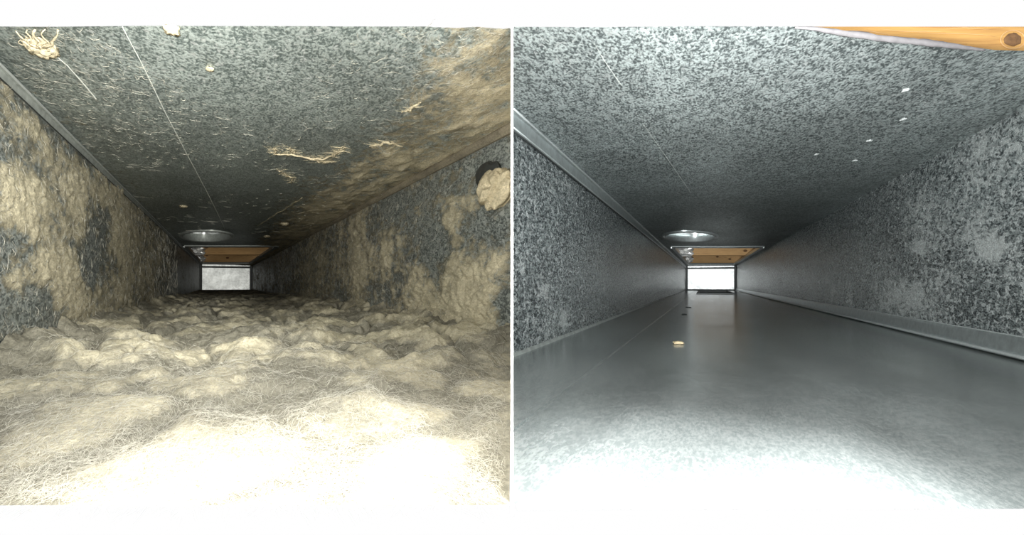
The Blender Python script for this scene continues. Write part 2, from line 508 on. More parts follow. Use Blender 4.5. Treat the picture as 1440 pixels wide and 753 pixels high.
def flat_floor(D, mat, name, label, hole=None, nu=60, nv=160, Y0=Y_FLOOR):
    x = np.linspace(D.xl, D.xr, nu); y = axial(D, x, Y0, nv); X = np.repeat(x[:, None], nv, 1)
    keep = None
    if hole is not None:
        cx = (X[:-1, :-1] + X[1:, 1:]) / 2; cy = (y[:-1, :-1] + y[1:, 1:]) / 2; keep = ~hole(cx, cy)
    Z = np.full_like(X, ZF) + 0.0006 * fbm(X * 5, y * 2.5, 2, 77)
    o = mesh_obj(name, np.stack([X, y, Z], -1), grid_faces(nu, nv, keep), mat, yaw=D.th)
    return tag(o, label, 'duct floor', kind='structure')


flat_floor(DL, M_floor_clean, 'floor', 'metal floor of the dusty duct, buried under grey lint', Y0=0.23)

# ---- clean duct (photograph's right half)
bl = patches(DR, DR.xl, [(740, 300, 20, 60, 0.2), (735, 375, 8, 20, 0.6), (765, 410, 8, 16, 0.6), (778, 460, 25, 25, 0.35), (795, 450, 8, 16, 0.5), (850, 395, 6, 16, 0.4), (905, 400, 14, 10, 0.4),
                         (800, 270, 40, 30, 0.2), (840, 350, 50, 60, -0.15)])
br = patches(DR, DR.xr, [(1395, 350, 25, 16, 0.6), (1295, 350, 14, 12, 0.45), (1250, 410, 30, 28, 0.35), (1290, 420, 25, 30, 0.3), (1320, 390, 20, 20, 0.3), (1350, 330, 60, 40, 0.15), (1400, 250, 60, 60, 0.2),
                         (1290, 300, 30, 30, 0.25), (1170, 410, 8, 30, 0.3), (1195, 420, 5, 20, 0.4), (1110, 380, 50, 60, -0.3)])
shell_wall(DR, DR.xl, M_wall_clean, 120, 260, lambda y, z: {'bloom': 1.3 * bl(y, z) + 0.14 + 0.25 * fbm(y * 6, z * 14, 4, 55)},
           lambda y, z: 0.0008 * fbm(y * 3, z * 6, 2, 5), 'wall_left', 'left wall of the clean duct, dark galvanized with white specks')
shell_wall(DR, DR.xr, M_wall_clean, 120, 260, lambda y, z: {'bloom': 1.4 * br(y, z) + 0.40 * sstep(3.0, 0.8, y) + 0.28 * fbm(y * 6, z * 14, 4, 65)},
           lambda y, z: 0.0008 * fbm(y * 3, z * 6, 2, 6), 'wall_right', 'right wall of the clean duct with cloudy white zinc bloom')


def notch(x, y0):
    """torn front edge: the sheet recedes towards the right, baring the joist"""
    px = np.array([1100, 1150, 1200, 1260, 1330, 1365, 1400, 1436, 1500, 1700.]); py = np.array([36, 38, 47, 54, 60, 66, 71, 72, 73, 73.])
    out = y0.copy()
    for i, xv in enumerate(x):
        y = y0[i]
        for _ in range(30):
            w = DR.world((xv, y, ZC)); u = CX + F * w.x / w.y
            t = float(np.interp(u, px, py)); y = 0.5 * y + 0.5 * float(DR.y_at(xv, ZC * F / (YH - t)))
        out[i] = max(y, y0[i])
    return out


shell_ceiling(DR, M_ceil_clean, 200, 300, hole_R, lambda x, y: {'bloom': -0.05 + 0.42 * sstep(0.24, 0.06, DR.xr - x) * sstep(1.3, 0.6, y) + 0.25 * fbm(x * 9, y * 5, 4, 91) - 0.5 * sstep(0.04, 0.01, DR.xr - x)}, lambda x, y: 0.0012 * fbm(x * 5, y * 2.5, 3, 15),
              'ceiling', 'speckled galvanized ceiling of the clean duct', front=notch)


fh = [DR.on_floor(985, 417), DR.on_floor(1033, 417), DR.on_floor(1030, 411.5)]
FX0, FX1 = -0.05, 0.21
FY0, FY1 = 4.35, 5.55


def floor_hole(x, y): return (x > FX0) & (x < FX1) & (y > FY0) & (y < FY1)


flat_floor(DR, M_floor_clean, 'floor', 'smooth grey metal floor of the clean duct', hole=floor_hole, nu=120, nv=220)

# divider between the two ducts
yb = 0.95
dv = [(-0.0005, Y_CUT, ZF - 0.002), (0.0005, Y_CUT, ZF - 0.002), (0.0005, yb, ZF - 0.002), (-0.0005, yb, ZF - 0.002),
      (-0.0010, Y_CEIL, ZC + 0.004), (0.0010, Y_CEIL, ZC + 0.004), (0.0010, yb, ZC + 0.004), (-0.0010, yb, ZC + 0.004)]
o = mesh_obj('wall_divider', dv, [(0, 3, 2, 1), (4, 5, 6, 7), (0, 1, 5, 4), (1, 2, 6, 5), (2, 3, 7, 6), (3, 0, 4, 7)], M_divider, smooth=False)
tag(o, 'thin cream upright edge dividing the dusty duct from the clean one', 'divider', kind='structure')


# end plates
def end_plate(D, label, zt):
    e = thing('wall_end', D, (0, D.end, ZF), label, 'end plate'); tag(e, kind='structure')
    bm_obj('end_sheet', box_data(D.xl, D.xr, 0, 0.004, 0, ZC - ZF), M_end, e)
    w = 0.022
    for x in (D.xl + 0.012, D.xr - 0.012): bm_obj('corner_cleat', box_data(x - w / 2, x + w / 2, -0.03, -0.004, 0, ZC - ZF, 0.004), M_dark, e)
    bm_obj('top_cleat', box_data(D.xl, D.xr, -0.026, -0.006, ZC - ZF - 0.035, ZC - ZF - 0.016, 0.004), M_dark, e)
    bm_obj('bottom_cleat', box_data(D.xl, D.xr, -0.026, -0.006, 0.0, 0.016, 0.004), M_dark, e)
    return e


end_plate(DL, 'shiny metal plate closing the far end of the dusty duct', 0)
end_plate(DR, 'shiny metal plate closing the far end of the clean duct', 0)


# boxes added in the floor space above the ceiling holes to stop light leaks
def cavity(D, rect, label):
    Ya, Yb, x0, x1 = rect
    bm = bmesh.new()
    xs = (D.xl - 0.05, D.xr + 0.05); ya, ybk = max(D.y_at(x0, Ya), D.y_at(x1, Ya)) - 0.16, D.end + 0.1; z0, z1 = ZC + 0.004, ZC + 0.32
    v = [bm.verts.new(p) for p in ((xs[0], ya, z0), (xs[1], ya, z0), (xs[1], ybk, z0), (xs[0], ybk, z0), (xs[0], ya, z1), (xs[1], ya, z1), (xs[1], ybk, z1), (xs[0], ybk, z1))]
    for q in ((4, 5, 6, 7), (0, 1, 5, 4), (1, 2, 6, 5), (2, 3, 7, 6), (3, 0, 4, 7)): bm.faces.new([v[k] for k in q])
    o = bm_obj('cavity_light_block', bm, M_void, yaw=D.th)
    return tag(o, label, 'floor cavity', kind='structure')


cavity(DL, rect_L, 'dark box in the floor space above the dusty duct opening, added against light leaks')
cavity(DR, rect_R, 'dark box in the floor space above the clean duct opening, added against light leaks')


# flanges round the rectangular ceiling openings
def opening_frame(D, rect, label, mat):
    Ya, Yb, x0, x1 = rect
    P = [(x0, D.y_at(x0, Ya)), (x1, D.y_at(x1, Ya)), (x1, D.y_at(x1, Yb)), (x0, D.y_at(x0, Yb))]
    e = thing('opening_flange', D, (P[0][0], P[0][1], ZC), label, 'flange')
    names = ('near_lip', 'side_lip', 'far_lip', 'side_lip')
    for k in range(4):
        a, b = np.array(P[k]), np.array(P[(k + 1) % 4]); t = (b - a) / np.linalg.norm(b - a); n = np.array([t[1], -t[0]])
        w = 0.10 if k == 0 else (0.05 if k == 2 else 0.016)
        if k == 0: n = np.array([0, -1.0])
        pts = [a - t * 0.01 - n * 0.004, b + t * 0.01 - n * 0.004, b + t * 0.01 + n * w, a - t * 0.01 + n * w]
        v = [(p[0] - P[0][0], p[1] - P[0][1], z) for z in (-0.005, 0.012) for p in pts]
        mesh_obj(names[k], v, [(0, 1, 2, 3), (7, 6, 5, 4), (0, 4, 5, 1), (1, 5, 6, 2), (2, 6, 7, 3), (3, 7, 4, 0)], mat, e, smooth=False)
    return e


opening_frame(DL, rect_L, 'dull metal lip around the ceiling opening of the dusty duct', M_trim_dull)
opening_frame(DR, rect_R, 'bright metal lip around the ceiling opening of the clean duct', M_trim)


# joists above the openings (they run square to the house, slightly askew to the ducts)
def joist(D, px0, px1, py, label, zb=0.012, h=0.235, mat=None):
    Y = (ZC + zb) * F / (YH - py); X0, X1 = (px0 - CX) / F * Y, (px1 - CX) / F * Y
    e = bpy.data.objects.new('wooden_joist', None); C.objects.link(e); e.location = (X0, Y, ZC + zb); e.empty_display_size = 0.05
    tag(e, label, 'joist', 'joists over the ceiling openings')
    bm_obj('beam', box_data(0, X1 - X0, 0, 0.05, 0, h, 0.003), mat or M_wood_deep, e)
    rnd = random.Random(int(px0 + py))
    for k in range(3):
        x = (0.25 + 0.25 * k + rnd.uniform(-0.06, 0.06)) * (X1 - X0); z = rnd.uniform(0.03, 0.08)
        v, f = blob_data((x, -0.001, z), (0.016, 0.003, 0.010), k + 3, 2, 0.2)
        mesh_obj('knot', v, f, M_knot, e)
    return e


joist(DL, 262, 392, 358.5, 'nearer brown joist above the dusty duct opening')
joist(DL, 266, 372, 369.0, 'farther dim joist above the dusty duct opening')
joist(DR, 944, 1074, 359.5, 'nearer tan joist above the clean duct opening')
joist(DR, 950, 1060, 370.0, 'farther tan joist above the clean duct opening')


# crumpled foil at the left end of the joists
def foil(D, px, py, zoff, size, seed, label):
    p = D.local(on_z(px, py, ZC + zoff)); bm = bmesh.new()
    bmesh.ops.create_icosphere(bm, subdivisions=3, radius=1); rnd = random.Random(seed)
    for v in bm.verts:
        k = 1 + rnd.uniform(-0.35, 0.25); v.co = (v.co.x * size[0] * k, v.co.y * size[1] * k, v.co.z * size[2] * k)
    w = D.world(p)
    o = bm_obj('foil_scrap', bm, M_foil, yaw=D.th, loc=w)
    return tag(o, label, 'foil', 'crumpled foil beside the joists')


for D, q, nm in ((DL, ((277, 353.5, 0.028, (0.05, 0.06, 0.030)), (281, 364.0, 0.028, (0.045, 0.06, 0.032))), 'dusty'),
                 (DR, ((962, 354.5, 0.028, (0.065, 0.06, 0.034)), (968, 365.0, 0.028, (0.045, 0.06, 0.034))), 'clean')):
    for k, (px, py, zo, s) in enumerate(q):
        foil(D, px, py, zo, s, k + 5, ('upper' if k == 0 else 'lower') + ' crumpled foil scrap by the joists over the ' + nm + ' duct')


# oval take-off collars
def collar(D, c, label, mat_rim):
    e = thing('takeoff_collar', D, (c['c'][0], c['c'][1], ZC), label, 'duct collar', 'take-off collars in the ceilings')
    n = 72; A = np.arange(n) * 2 * math.pi / n
    ring = np.cos(A)[:, None] * c['ex'] + np.sin(A)[:, None] * c['ey']

    def strip(rows, name, mat, cap=False):
        v = [(p[0] * s, p[1] * s, z) for s, z in rows for p in ring]; f = []
        for k in range(len(rows) - 1):
            for j in range(n): f.append((k * n + j, k * n + (j + 1) % n, (k + 1) * n + (j + 1) % n, (k + 1) * n + j))
        if cap: f.append(tuple((len(rows) - 1) * n + j for j in range(n)))
        return mesh_obj(name, v, f, mat, e)
    strip([(1.06, 0.0), (1.06, -0.004), (1.02, -0.006), (0.97, -0.004), (0.94, 0.0), (0.94, 0.004)], 'rim', mat_rim)
    strip([(0.95, -0.003), (0.92, -0.005), (0.90, -0.003), (0.90, 0.03)], 'inner_bead', mat_rim)
    strip([(0.93, 0.0), (0.93, 0.16)], 'sleeve', M_collar)
    strip([(0.93, 0.155), (0.6, 0.150), (0.1, 0.147)], 'damper', M_collar, True)
    return e


collar(DL, col_L, 'round metal take-off collar in the dusty duct ceiling', M_trim_dull)
collar(DR, col_R, 'round metal take-off collar in the clean duct ceiling', M_trim)


# ------------------------------------------------------------------ folded seams
SEAMS = {}


def trim(D, name, label, x, z, prof, mat, Y0=0.19, n=26):
    y0 = float(D.start(np.array([x]), Y0)[0]); y0 = max(y0, 0.15)
    path = [(x, y, z) for y in y0 * (D.end / y0) ** np.linspace(0, 1, n)]
    v, f = sweep(prof, path)
    for k, q in enumerate(prof): v[k] = (v[k][0], max(0.15, float(D.start(np.array([v[k][0]]), Y0)[0])), v[k][2])
    o = mesh_obj(name, v, f, mat, yaw=D.th, smooth=False)
    SEAMS[name] = o
    return tag(o, label, 'seam', kind='structure')


trim(DL, 'trim_1', 'folded seam along the left ceiling corner of the dusty duct', DL.xl, ZC, [(0.0, -0.001), (0.0, -0.010), (0.0035, -0.010), (0.0045, -0.003), (0.007, -0.003), (0.008, -0.0005)], M_trim_dull)
trim(DR, 'trim_2', 'folded seam along the left ceiling corner of the clean duct', DR.xl, ZC, [(0.0, 0.0), (0.0, -0.021), (0.003, -0.022), (0.0042, -0.019), (0.0042, -0.004), (0.008, -0.002), (0.008, 0.0)], M_trim, Y0=0.3)
trim(DR, 'trim_3', 'bright folded flange along the right foot of the clean duct wall', DR.xr, ZF,
     [(0.0, 0.026), (-0.003, 0.026), (-0.0045, 0.022), (-0.006, 0.007), (-0.011, 0.006), (-0.012, 0.003), (-0.008, 0.001), (-0.002, 0.0008), (0.0, 0.0)], M_trim)
trim(DR, 'trim_4', 'thin folded seam along the left foot of the clean duct wall', DR.xl, ZF, [(0.0, 0.005), (0.0015, 0.005), (0.003, 0.0015), (0.005, 0.0005), (0.0, 0.0)], M_trim_dull, Y0=0.3)
trim(DL, 'trim_5', 'dust covered seam along the right ceiling corner of the dusty duct', DL.xr, ZC, [(0.0, -0.001), (-0.009, -0.001), (-0.011, -0.005), (-0.011, -0.010), (-0.006, -0.013), (0.0, -0.012)], M_dust_seam, Y0=0.3)


def bead(D, parent, x, z, r, mat, Y0=0.3, n=26):
    y0 = max(0.15, float(D.start(np.array([x]), Y0)[0]) + 0.004)
    prof = [(r * math.cos(a), r * math.sin(a)) for a in np.arange(6) * math.pi / 3]
    v, f = sweep(prof, [(x, y, z) for y in y0 * (D.end / y0) ** np.linspace(0, 1, n)])
    return mesh_obj('bead', v, f, mat, parent)


M_bead = plain('bright_bead', (0.80, 0.84, 0.84), 0.3, 0.5, 0.1, 200)
bead(DL, SEAMS['trim_1'], DL.xl + 0.0078, ZC - 0.0022, 0.0011, M_bead); bead(DL, SEAMS['trim_1'], DL.xl + 0.0035, ZC - 0.0105, 0.0008, M_dark)  # second strand is dark, standing for the shaded gap below the fold
bead(DR, SEAMS['trim_2'], DR.xl + 0.0080, ZC - 0.0025, 0.0012, M_bead); bead(DR, SEAMS['trim_2'], DR.xl + 0.0042, ZC - 0.0205, 0.0009, M_bead)
bead(DR, SEAMS['trim_2'], DR.xl + 0.0025, ZC - 0.0232, 0.0012, M_dark)  # dark strand drawn as the shaded gap under this seam
bead(DR, SEAMS['trim_3'], DR.xr - 0.0118, ZF + 0.0048, 0.0022, M_bead); bead(DR, SEAMS['trim_3'], DR.xr - 0.0030, ZF + 0.0262, 0.0008, M_bead)

# lapped sheet on the clean floor, its edge runs the length of the duct
lx = DR.on_floor(722, 605)[0]
y0 = [float(DR.start(np.array([q]), Y_FLOOR)[0]) for q in (DR.xl + 0.004, lx)]
lv = [(DR.xl + 0.004, y0[0], ZF - 0.001), (lx, y0[1], ZF - 0.001), (lx, DR.end - 0.1, ZF - 0.001), (DR.xl + 0.004, DR.end - 0.1, ZF - 0.001)]
lv += [(p[0], p[1], ZF + 0.0011) for p in lv]
o = mesh_obj('trim_6', lv, [(0, 3, 2, 1), (4, 5, 6, 7), (0, 1, 5, 4), (1, 2, 6, 5), (2, 3, 7, 6), (3, 0, 4, 7)], M_floor_clean, yaw=DR.th, smooth=False)
tag(o, 'lapped floor sheet along the left side of the clean duct', 'floor sheet', kind='structure')

# raised rim round the floor opening of the clean duct
e = thing('floor_outlet', DR, (FX0, FY0, ZF), 'dark rectangular floor outlet with raised rim before the shiny end plate', 'floor outlet')
FW, FLn = FX1 - FX0, FY1 - FY0
for nm, b in (('rim_bar', (-0.012, FW + 0.012, -0.03, 0.012, -0.002, 0.012)), ('rim_bar', (-0.012, FW + 0.012, FLn - 0.012, FLn + 0.03, -0.002, 0.012)),
              ('rim_bar', (-0.012, 0.006, 0.0, FLn, -0.002, 0.010)), ('rim_bar', (FW - 0.006, FW + 0.012, 0.0, FLn, -0.002, 0.010))):
    bm_obj(nm, box_data(*b, 0.002), M_dark, e)
bm = bmesh.new(); bmesh.ops.create_cube(bm, size=1)
for v in bm.verts: v.co = (FW / 2 + v.co.x * (FW + 0.01), FLn / 2 + v.co.y * (FLn + 0.01), -0.1 + v.co.z * 0.2)
bmesh.ops.delete(bm, geom=[f for f in bm.faces if f.normal.z > 0.5], context='FACES_ONLY')
bm_obj('boot', bm, M_dark, e)

# ------------------------------------------------------------------ joist at the torn front edge of the clean ceiling
Yj = 0.50; zt = ZC + 0.002; top = (YH - 36.5) / F * Yj
e = bpy.data.objects.new('wooden_joist', None); C.objects.link(e); e.location = (0.20, Yj, zt); e.empty_display_size = 0.03
tag(e, 'bright yellow pine joist with a knot, at the top right ceiling corner', 'joist')
bm_obj('beam', box_data(0, 0.52, 0, 0.045, 0, top - zt, 0.0015), M_wood, e)
kx = (1424 - CX) / F * Yj - 0.20; kz = (YH - 56) / F * Yj - zt
v, f = blob_data((kx, 0.0, kz), (0.0085, 0.0015, 0.0065), 4, 3, 0.2); mesh_obj('knot', v, f, M_knot, e)
tk = np.linspace(0, 2 * math.pi, 25)
v, f = tube_data(np.stack([kx + 0.012 * np.cos(tk), np.full(25, -0.0002), kz + 0.009 * np.sin(tk)], 1), 0.0006, 5); mesh_obj('growth_ring', v, f, M_wood_deep, e)
for k, (a, b, c, d) in enumerate(((1235, 40, 1330, 47), (1290, 44, 1400, 52), (1180, 41, 1260, 50), (1330, 41, 1395, 40), (1280, 57, 1360, 61))):
    u = np.linspace(0, 1, 12); px = a + (c - a) * u; py = b + (d - b) * u + 1.6 * np.sin(u * 5 + k)
    v, f = tube_data(np.stack([(px - CX) / F * Yj - 0.20, np.full(12, -0.0001), (YH - py) / F * Yj - zt], 1), 0.0005 * np.sin(np.pi * (0.06 + 0.88 * u)), 5)
    mesh_obj('grain_line', v, f, M_wood_deep, e)

# grey sealant lip along the torn edge
edge = []
for px, py in ((1118, 36.8), (1150, 39), (1180, 44), (1210, 48), (1245, 53), (1280, 56.5), (1310, 59.5), (1340, 63), (1365, 66.5), (1385, 69)):
    edge.append(DR.local(on_z(px, py, ZC)))
edge = np.array(edge); base = edge[0].copy()
u = np.linspace(0, 1, len(edge)); uu = np.linspace(0, 1, 40)
pts = np.stack([np.interp(uu, u, edge[:, k]) for k in range(3)], 1) - base + np.array([0, 0, -0.001])
v, f = tube_data(pts, 0.0026 * np.sin(np.pi * (0.04 + 0.92 * uu)) ** 0.6, 8, 0.35, 3)
o = mesh_obj('sealant_bead', v, f, M_sealant, yaw=DR.th, loc=DR.world(base))
tag(o, 'grey sealant bead under the yellow joist on the torn ceiling edge', 'sealant')


# ------------------------------------------------------------------ creases in the ceilings
def crease(D, pix, label, mat, r=0.00035):
    pts = np.array([D.on_ceiling(*p) for p in pix]); n = 40; u = np.linspace(0, 1, len(pts)); w = np.linspace(0, 1, n)
    q = np.stack([np.interp(w, u, pts[:, k]) for k in range(3)], 1); b = q[0].copy()
    q[:, 2] -= 0.0004; v, f = tube_data(q - b, r * (1 + 1.2 * w), 5, 0.3, 2)
    o = mesh_obj('cobweb_thread', v, f, mat, yaw=D.th, loc=D.world(b))
    return tag(o, label, 'thread')


M_thread = plain('pale_thread', (0.70, 0.72, 0.68), 0.6, 0.0, 0.2)
crease(DL, [(172, 37), (200, 90), (231, 155), (262, 215), (290, 268), (306, 300), (316, 322)], 'long pale thread running down the middle of the dusty ceiling', M_thread)
crease(DL, [(60, 62), (95, 92), (118, 118), (136, 140)], 'short pale thread below the lint tuft at the top left', M_thread, 0.0004)
crease(DL, [(648, 66), (630, 110), (622, 140), (612, 160)], 'pale thread at the edge of the tan dirt on the dusty ceiling', M_thread, 0.00022)
crease(DR, [(822, 37), (850, 85), (874, 120)], 'short pale thread at the front of the clean ceiling', M_thread, 0.00013)
crease(DR, [(905, 175), (940, 225), (972, 272)], 'faint pale thread deeper on the clean ceiling', M_thread, 0.0002)

# ------------------------------------------------------------------ dust blanket on the dusty floor


def blanket_h(x, y, pale=False):
    wx = x + 0.04 * fbm(x * 11, y * 7, 4, 101); wy = y + 0.07 * fbm(x * 10, y * 6, 4, 102)
    f1, f2 = worley(wx / 0.088, wy / 0.105, 11); g1, g2 = worley(wx / 0.045 + 3.3, wy / 0.06, 12)
    pil = 0.6 * sstep(0.0, 0.4, f2 - f1) * np.clip(1.0 - 0.8 * f1 * f1, 0, 1) + 0.75 * np.exp(-(f1 / 0.5) ** 2); pil2 = sstep(0, 0.6, g2 - g1)
    rnd = 0.55 + 0.45 * fbm(x * 5, y * 2.6, 3, 103)
    rid = 1 - np.abs(fbm(x * 7 + y * 2.2, y * 6 - x * 3, 4, 107)) * 2.2
    h = 0.003 + 0.018 * pil * rnd + 0.003 * pil2 + 0.007 * rid + 0.006 * fbm(x * 16, y * 12, 5, 104) + 0.0045 * fbm(x * 60, y * 48, 5, 105)
    crack = np.exp(-((f2 - f1 + 0.05 * fbm(x * 60, y * 40, 3, 108)) / 0.07) ** 2) * sstep(-0.25, 0.2, fbm(x * 4, y * 3, 2, 109))
    h = h - 0.010 * crack
    wall = np.minimum(x - DL.xl, DL.xr - x)
    h = h + 0.02 * np.exp(-wall / 0.035)
    Y = x * DL.st + y * DL.ct
    amp = sstep(0.185, 0.36, Y) * (0.55 + 0.45 * sstep(0.3, 0.6, Y)) * (1 - 0.55 * sstep(1.6, 4.5, y))
    if pale: return 0.14 + 0.55 * np.clip(pil, 0, 1) + 0.85 * fbm(x * 10, y * 7, 6, 110) - 0.25 * crack  # cream lump tops, grey felt between; crack shade is also put into the colour
    return np.maximum(h, 0.002) * amp + 0.0015


nu, nv = 420, 640
x = np.linspace(DL.xl + 0.002, DL.xr - 0.002, nu); y = axial(DL, x, Y_FLOOR, nv, ymax=DL.end - 0.02); X = np.repeat(x[:, None], nv, 1)
H = blanket_h(X, y)
b0 = np.array([0.0, DL.start(np.array([0.0]), Y_FLOOR)[0], ZF])
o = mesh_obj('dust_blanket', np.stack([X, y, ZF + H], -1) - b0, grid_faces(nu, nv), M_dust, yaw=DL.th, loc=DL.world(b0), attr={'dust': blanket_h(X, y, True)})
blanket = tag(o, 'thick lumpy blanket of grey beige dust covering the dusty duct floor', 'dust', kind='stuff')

# loose fibres matted over the blanket
rng = np.random.default_rng(7)
N, S = 20000, 6
py = 425 + (712 - 425) * rng.random(N) ** 0.8; px = 4 + 712 * rng.random(N)
Yw = -ZF * F / (py - YH); Xw = (px - CX) / F * Yw
lx0 = Xw * DL.ct + Yw * DL.st; ly0 = -Xw * DL.st + Yw * DL.ct
ok = (lx0 > DL.xl + 0.01) & (lx0 < DL.xr - 0.01) & (Xw < -0.004); lx0, ly0, Yw = lx0[ok], ly0[ok], Yw[ok]; N = len(lx0)
ang = rng.random(N) * 2 * math.pi; Ls = (0.006 + 0.022 * rng.random(N) ** 2) * (0.6 + 0.6 * Yw); dang = rng.normal(0, 0.28, (N, S))
P = np.zeros((N, S, 3)); cx, cy = lx0.copy(), ly0.copy(); a = ang.copy()
lift = (0.0006 + 0.0035 * rng.random(N) ** 3)
for k in range(S):
    P[:, k, 0] = cx; P[:, k, 1] = cy; P[:, k, 2] = ZF + blanket_h(cx, cy) + lift * math.sin(math.pi * k / (S - 1)) - 0.0002
    a = a + dang[:, k]; cx = np.clip(cx + np.cos(a) * Ls / S, DL.xl + 0.004, DL.xr - 0.004); cy = cy + 1.6 * np.sin(a) * Ls / S
lim = P[:, :, 0] * DL.ct - P[:, :, 1] * DL.st < -0.002; okf = lim.all(1); P = P[okf]; N = len(P); Yw = Yw[okf]
rad = (0.00005 + 0.00007 * rng.random(N)) * (0.7 + 0.8 * Yw)
T = np.gradient(P, axis=1); T /= np.linalg.norm(T, axis=2)[..., None] + 1e-12
A1 = np.cross(T, np.array([0, 0, 1.0])); A1 /= np.linalg.norm(A1, axis=2)[..., None] + 1e-12; A2 = np.cross(T, A1)
rr = rad[:, None] * np.sin(np.pi * (0.12 + 0.8 * np.linspace(0, 1, S)))[None, :]
ring = [P + rr[..., None] * (math.cos(q) * A1 + math.sin(q) * A2) for q in (0.0, 2.094, 4.189)]
V = np.stack(ring, 2); I = np.arange(N * S * 3).reshape(N, S, 3); J = np.roll(I, -1, 2)
Q = np.stack([I[:, :-1], I[:, 1:], J[:, 1:], J[:, :-1]], -1).reshape(-1, 4)
M_fibre = plain('lint_fibre', (0.50, 0.48, 0.41), 0.9, 0.0, 0.35, 40)
tag(mesh_obj('fibre_mat', V.reshape(-1, 3) - b0, Q, M_fibre, blanket), kind='stuff')


# ------------------------------------------------------------------ lint clinging to the dusty ceiling and walls
def lint_on_ceiling(name, pix, r, label, cat='lint', lump=0.7, seed=1, branches=(), mat=None):
    base = DL.on_ceiling(*pix[0])
    e = DL.world(base)

    def run(pp, rad, sd):
        pts = np.array([DL.on_ceiling(*p) for p in pp]) - base; n = max(10, 7 * len(pp)); u = np.linspace(0, 1, len(pp)); w = np.linspace(0, 1, n)
        q = np.stack([np.interp(w, u, pts[:, k]) for k in range(3)], 1); q[:, 2] -= rad * 0.5
        q[:, 0] += 0.003 * noise(w * 9, w * 0 + sd, sd); q[:, 2] -= 0.004 * np.abs(noise(w * 7, w * 0 + sd + 0.5, sd + 1))
        return tube_data(q, rad * (0.35 + 0.65 * np.sin(np.pi * (0.08 + 0.84 * w))) * (1 + 0.5 * noise(w * 12, w * 0 + 0.4, sd + 3)), 8, lump, sd)
    parts = [run(pix, r * 0.6, seed)] + [run(b, r * 0.35, seed + 5 + k) for k, b in enumerate(branches)]
    rr = np.random.default_rng(seed + 50)
    for b in (pix,) + tuple(branches):
        pp = np.array([DL.on_ceiling(*p) for p in b]) - base
        for k in range(int(14 * len(b))):
            t = rr.random() * (len(b) - 1); i0 = min(int(t), len(b) - 2); c0 = pp[i0] + (pp[i0 + 1] - pp[i0]) * (t - i0)
            an = rr.random() * 6.28; ln = r * (2 + 5 * rr.random()); w = np.linspace(0, 1, 6)[:, None]
            q = c0 + w * ln * np.array([math.cos(an), 1.7 * math.sin(an), 0]) + np.sin(w * 3.0) * r * 0.8 * rr.normal(0, 1, 3) * np.array([1, 1, 0.3])
            q[:, 2] = np.minimum(q[:, 2], 0) - 0.0008
            parts.append(tube_data(q, r * 0.13 * (1.1 - 0.8 * w[:, 0]), 4))
    v, f = join(*parts)
    o = mesh_obj(name, v, f, mat or M_lint, yaw=DL.th, loc=e)
    return tag(o, label, cat)


lint_on_ceiling('lint_string', [(386, 216), (412, 216), (440, 223), (462, 220), (484, 211)], 0.0028, 'ragged cream lint string hanging across the dusty ceiling middle', seed=2,
                branches=([(412, 216), (408, 207)], [(388, 216), (386, 207)], [(462, 220), (470, 215), (483, 205)], [(440, 223), (452, 227), (470, 226)]))
lint_on_ceiling('lint_string', [(392, 238), (404, 246), (412, 249), (409, 256)], 0.0026, 'small hooked lint wisp left of the tan ceiling dirt', seed=5)
lint_on_ceiling('lint_string', [(418, 300), (440, 294), (458, 282)], 0.0022, 'thin lint streak deep on the dusty ceiling by the wall', seed=6)
lint_on_ceiling('lint_string', [(362, 318), (388, 301), (412, 286), (425, 278)], 0.0016, 'long fine lint streak deep on the dusty ceiling', seed=7)
lint_on_ceiling('lint_string', [(566, 157), (578, 150), (592, 142)], 0.0022, 'pale lint shred at the edge of the tan ceiling dirt', seed=8)
lint_on_ceiling('lint_string', [(520, 205), (545, 198), (566, 203)], 0.0030, 'fluffy lint shred on the tan ceiling dirt', seed=9)

for px, py, s, sd, lab in ((295, 97, 0.0030, 3, 'small tan lint speck on the clean middle of the dusty ceiling'),
                           (400, 314, 0.014, 4, 'tan dust clot deep on the dusty ceiling'),
                           (375, 332, 0.012, 9, 'dim dust clot beside the round collar'),
                           (258, 290, 0.008, 5, 'small lint clot left of the long ceiling thread'),
                           (242, 42, 0.0050, 6, 'white lint tuft at the front edge of the dusty ceiling')):
    p = DL.on_ceiling(px, py); v, f = blob_data((0, 0, -s * 0.15), (s, s * 1.8, s * 0.4), sd, 3, 0.8, 2.2)
    tag(mesh_obj('lint_speck', v, f, M_lint, yaw=DL.th, loc=DL.world(p)), lab, 'lint')

# tuft with root-like tendrils at the top left
p = DL.on_ceiling(58, 62); e = thing('lint_tuft', DL, p, 'cream lint tuft with root-like tendrils at the top left corner', 'lint')
v, f = blob_data((0, 0, -0.003), (0.010, 0.016, 0.006), 12, 4, 0.6); mesh_obj('tuft_body', v, f, M_lint, e)
for k, (qx, qy, r) in enumerate(((22, 40, 0.0022), (38, 38, 0.0018), (50, 38, 0.0026), (64, 37.5, 0.0016), (82, 38, 0.0022), (30, 52, 0.0012), (78, 52, 0.0014))):
    q = DL.on_ceiling(qx, qy) - p; u = np.linspace(0, 1, 14)[:, None]
    pts = u * q + np.array([0, 0, -1.0]) * (0.006 * np.sin(u * math.pi) + 0.002) + 0.006 * np.concatenate([noise(u * 4, u * 0 + k, k), noise(u * 4, u * 0 + k, k + 9), u * 0], 1)
    v, f = tube_data(pts, 0.6 * r * (1.3 - 0.9 * u[:, 0]), 7, 0.7, k); mesh_obj('tendril', v, f, M_lint, e)

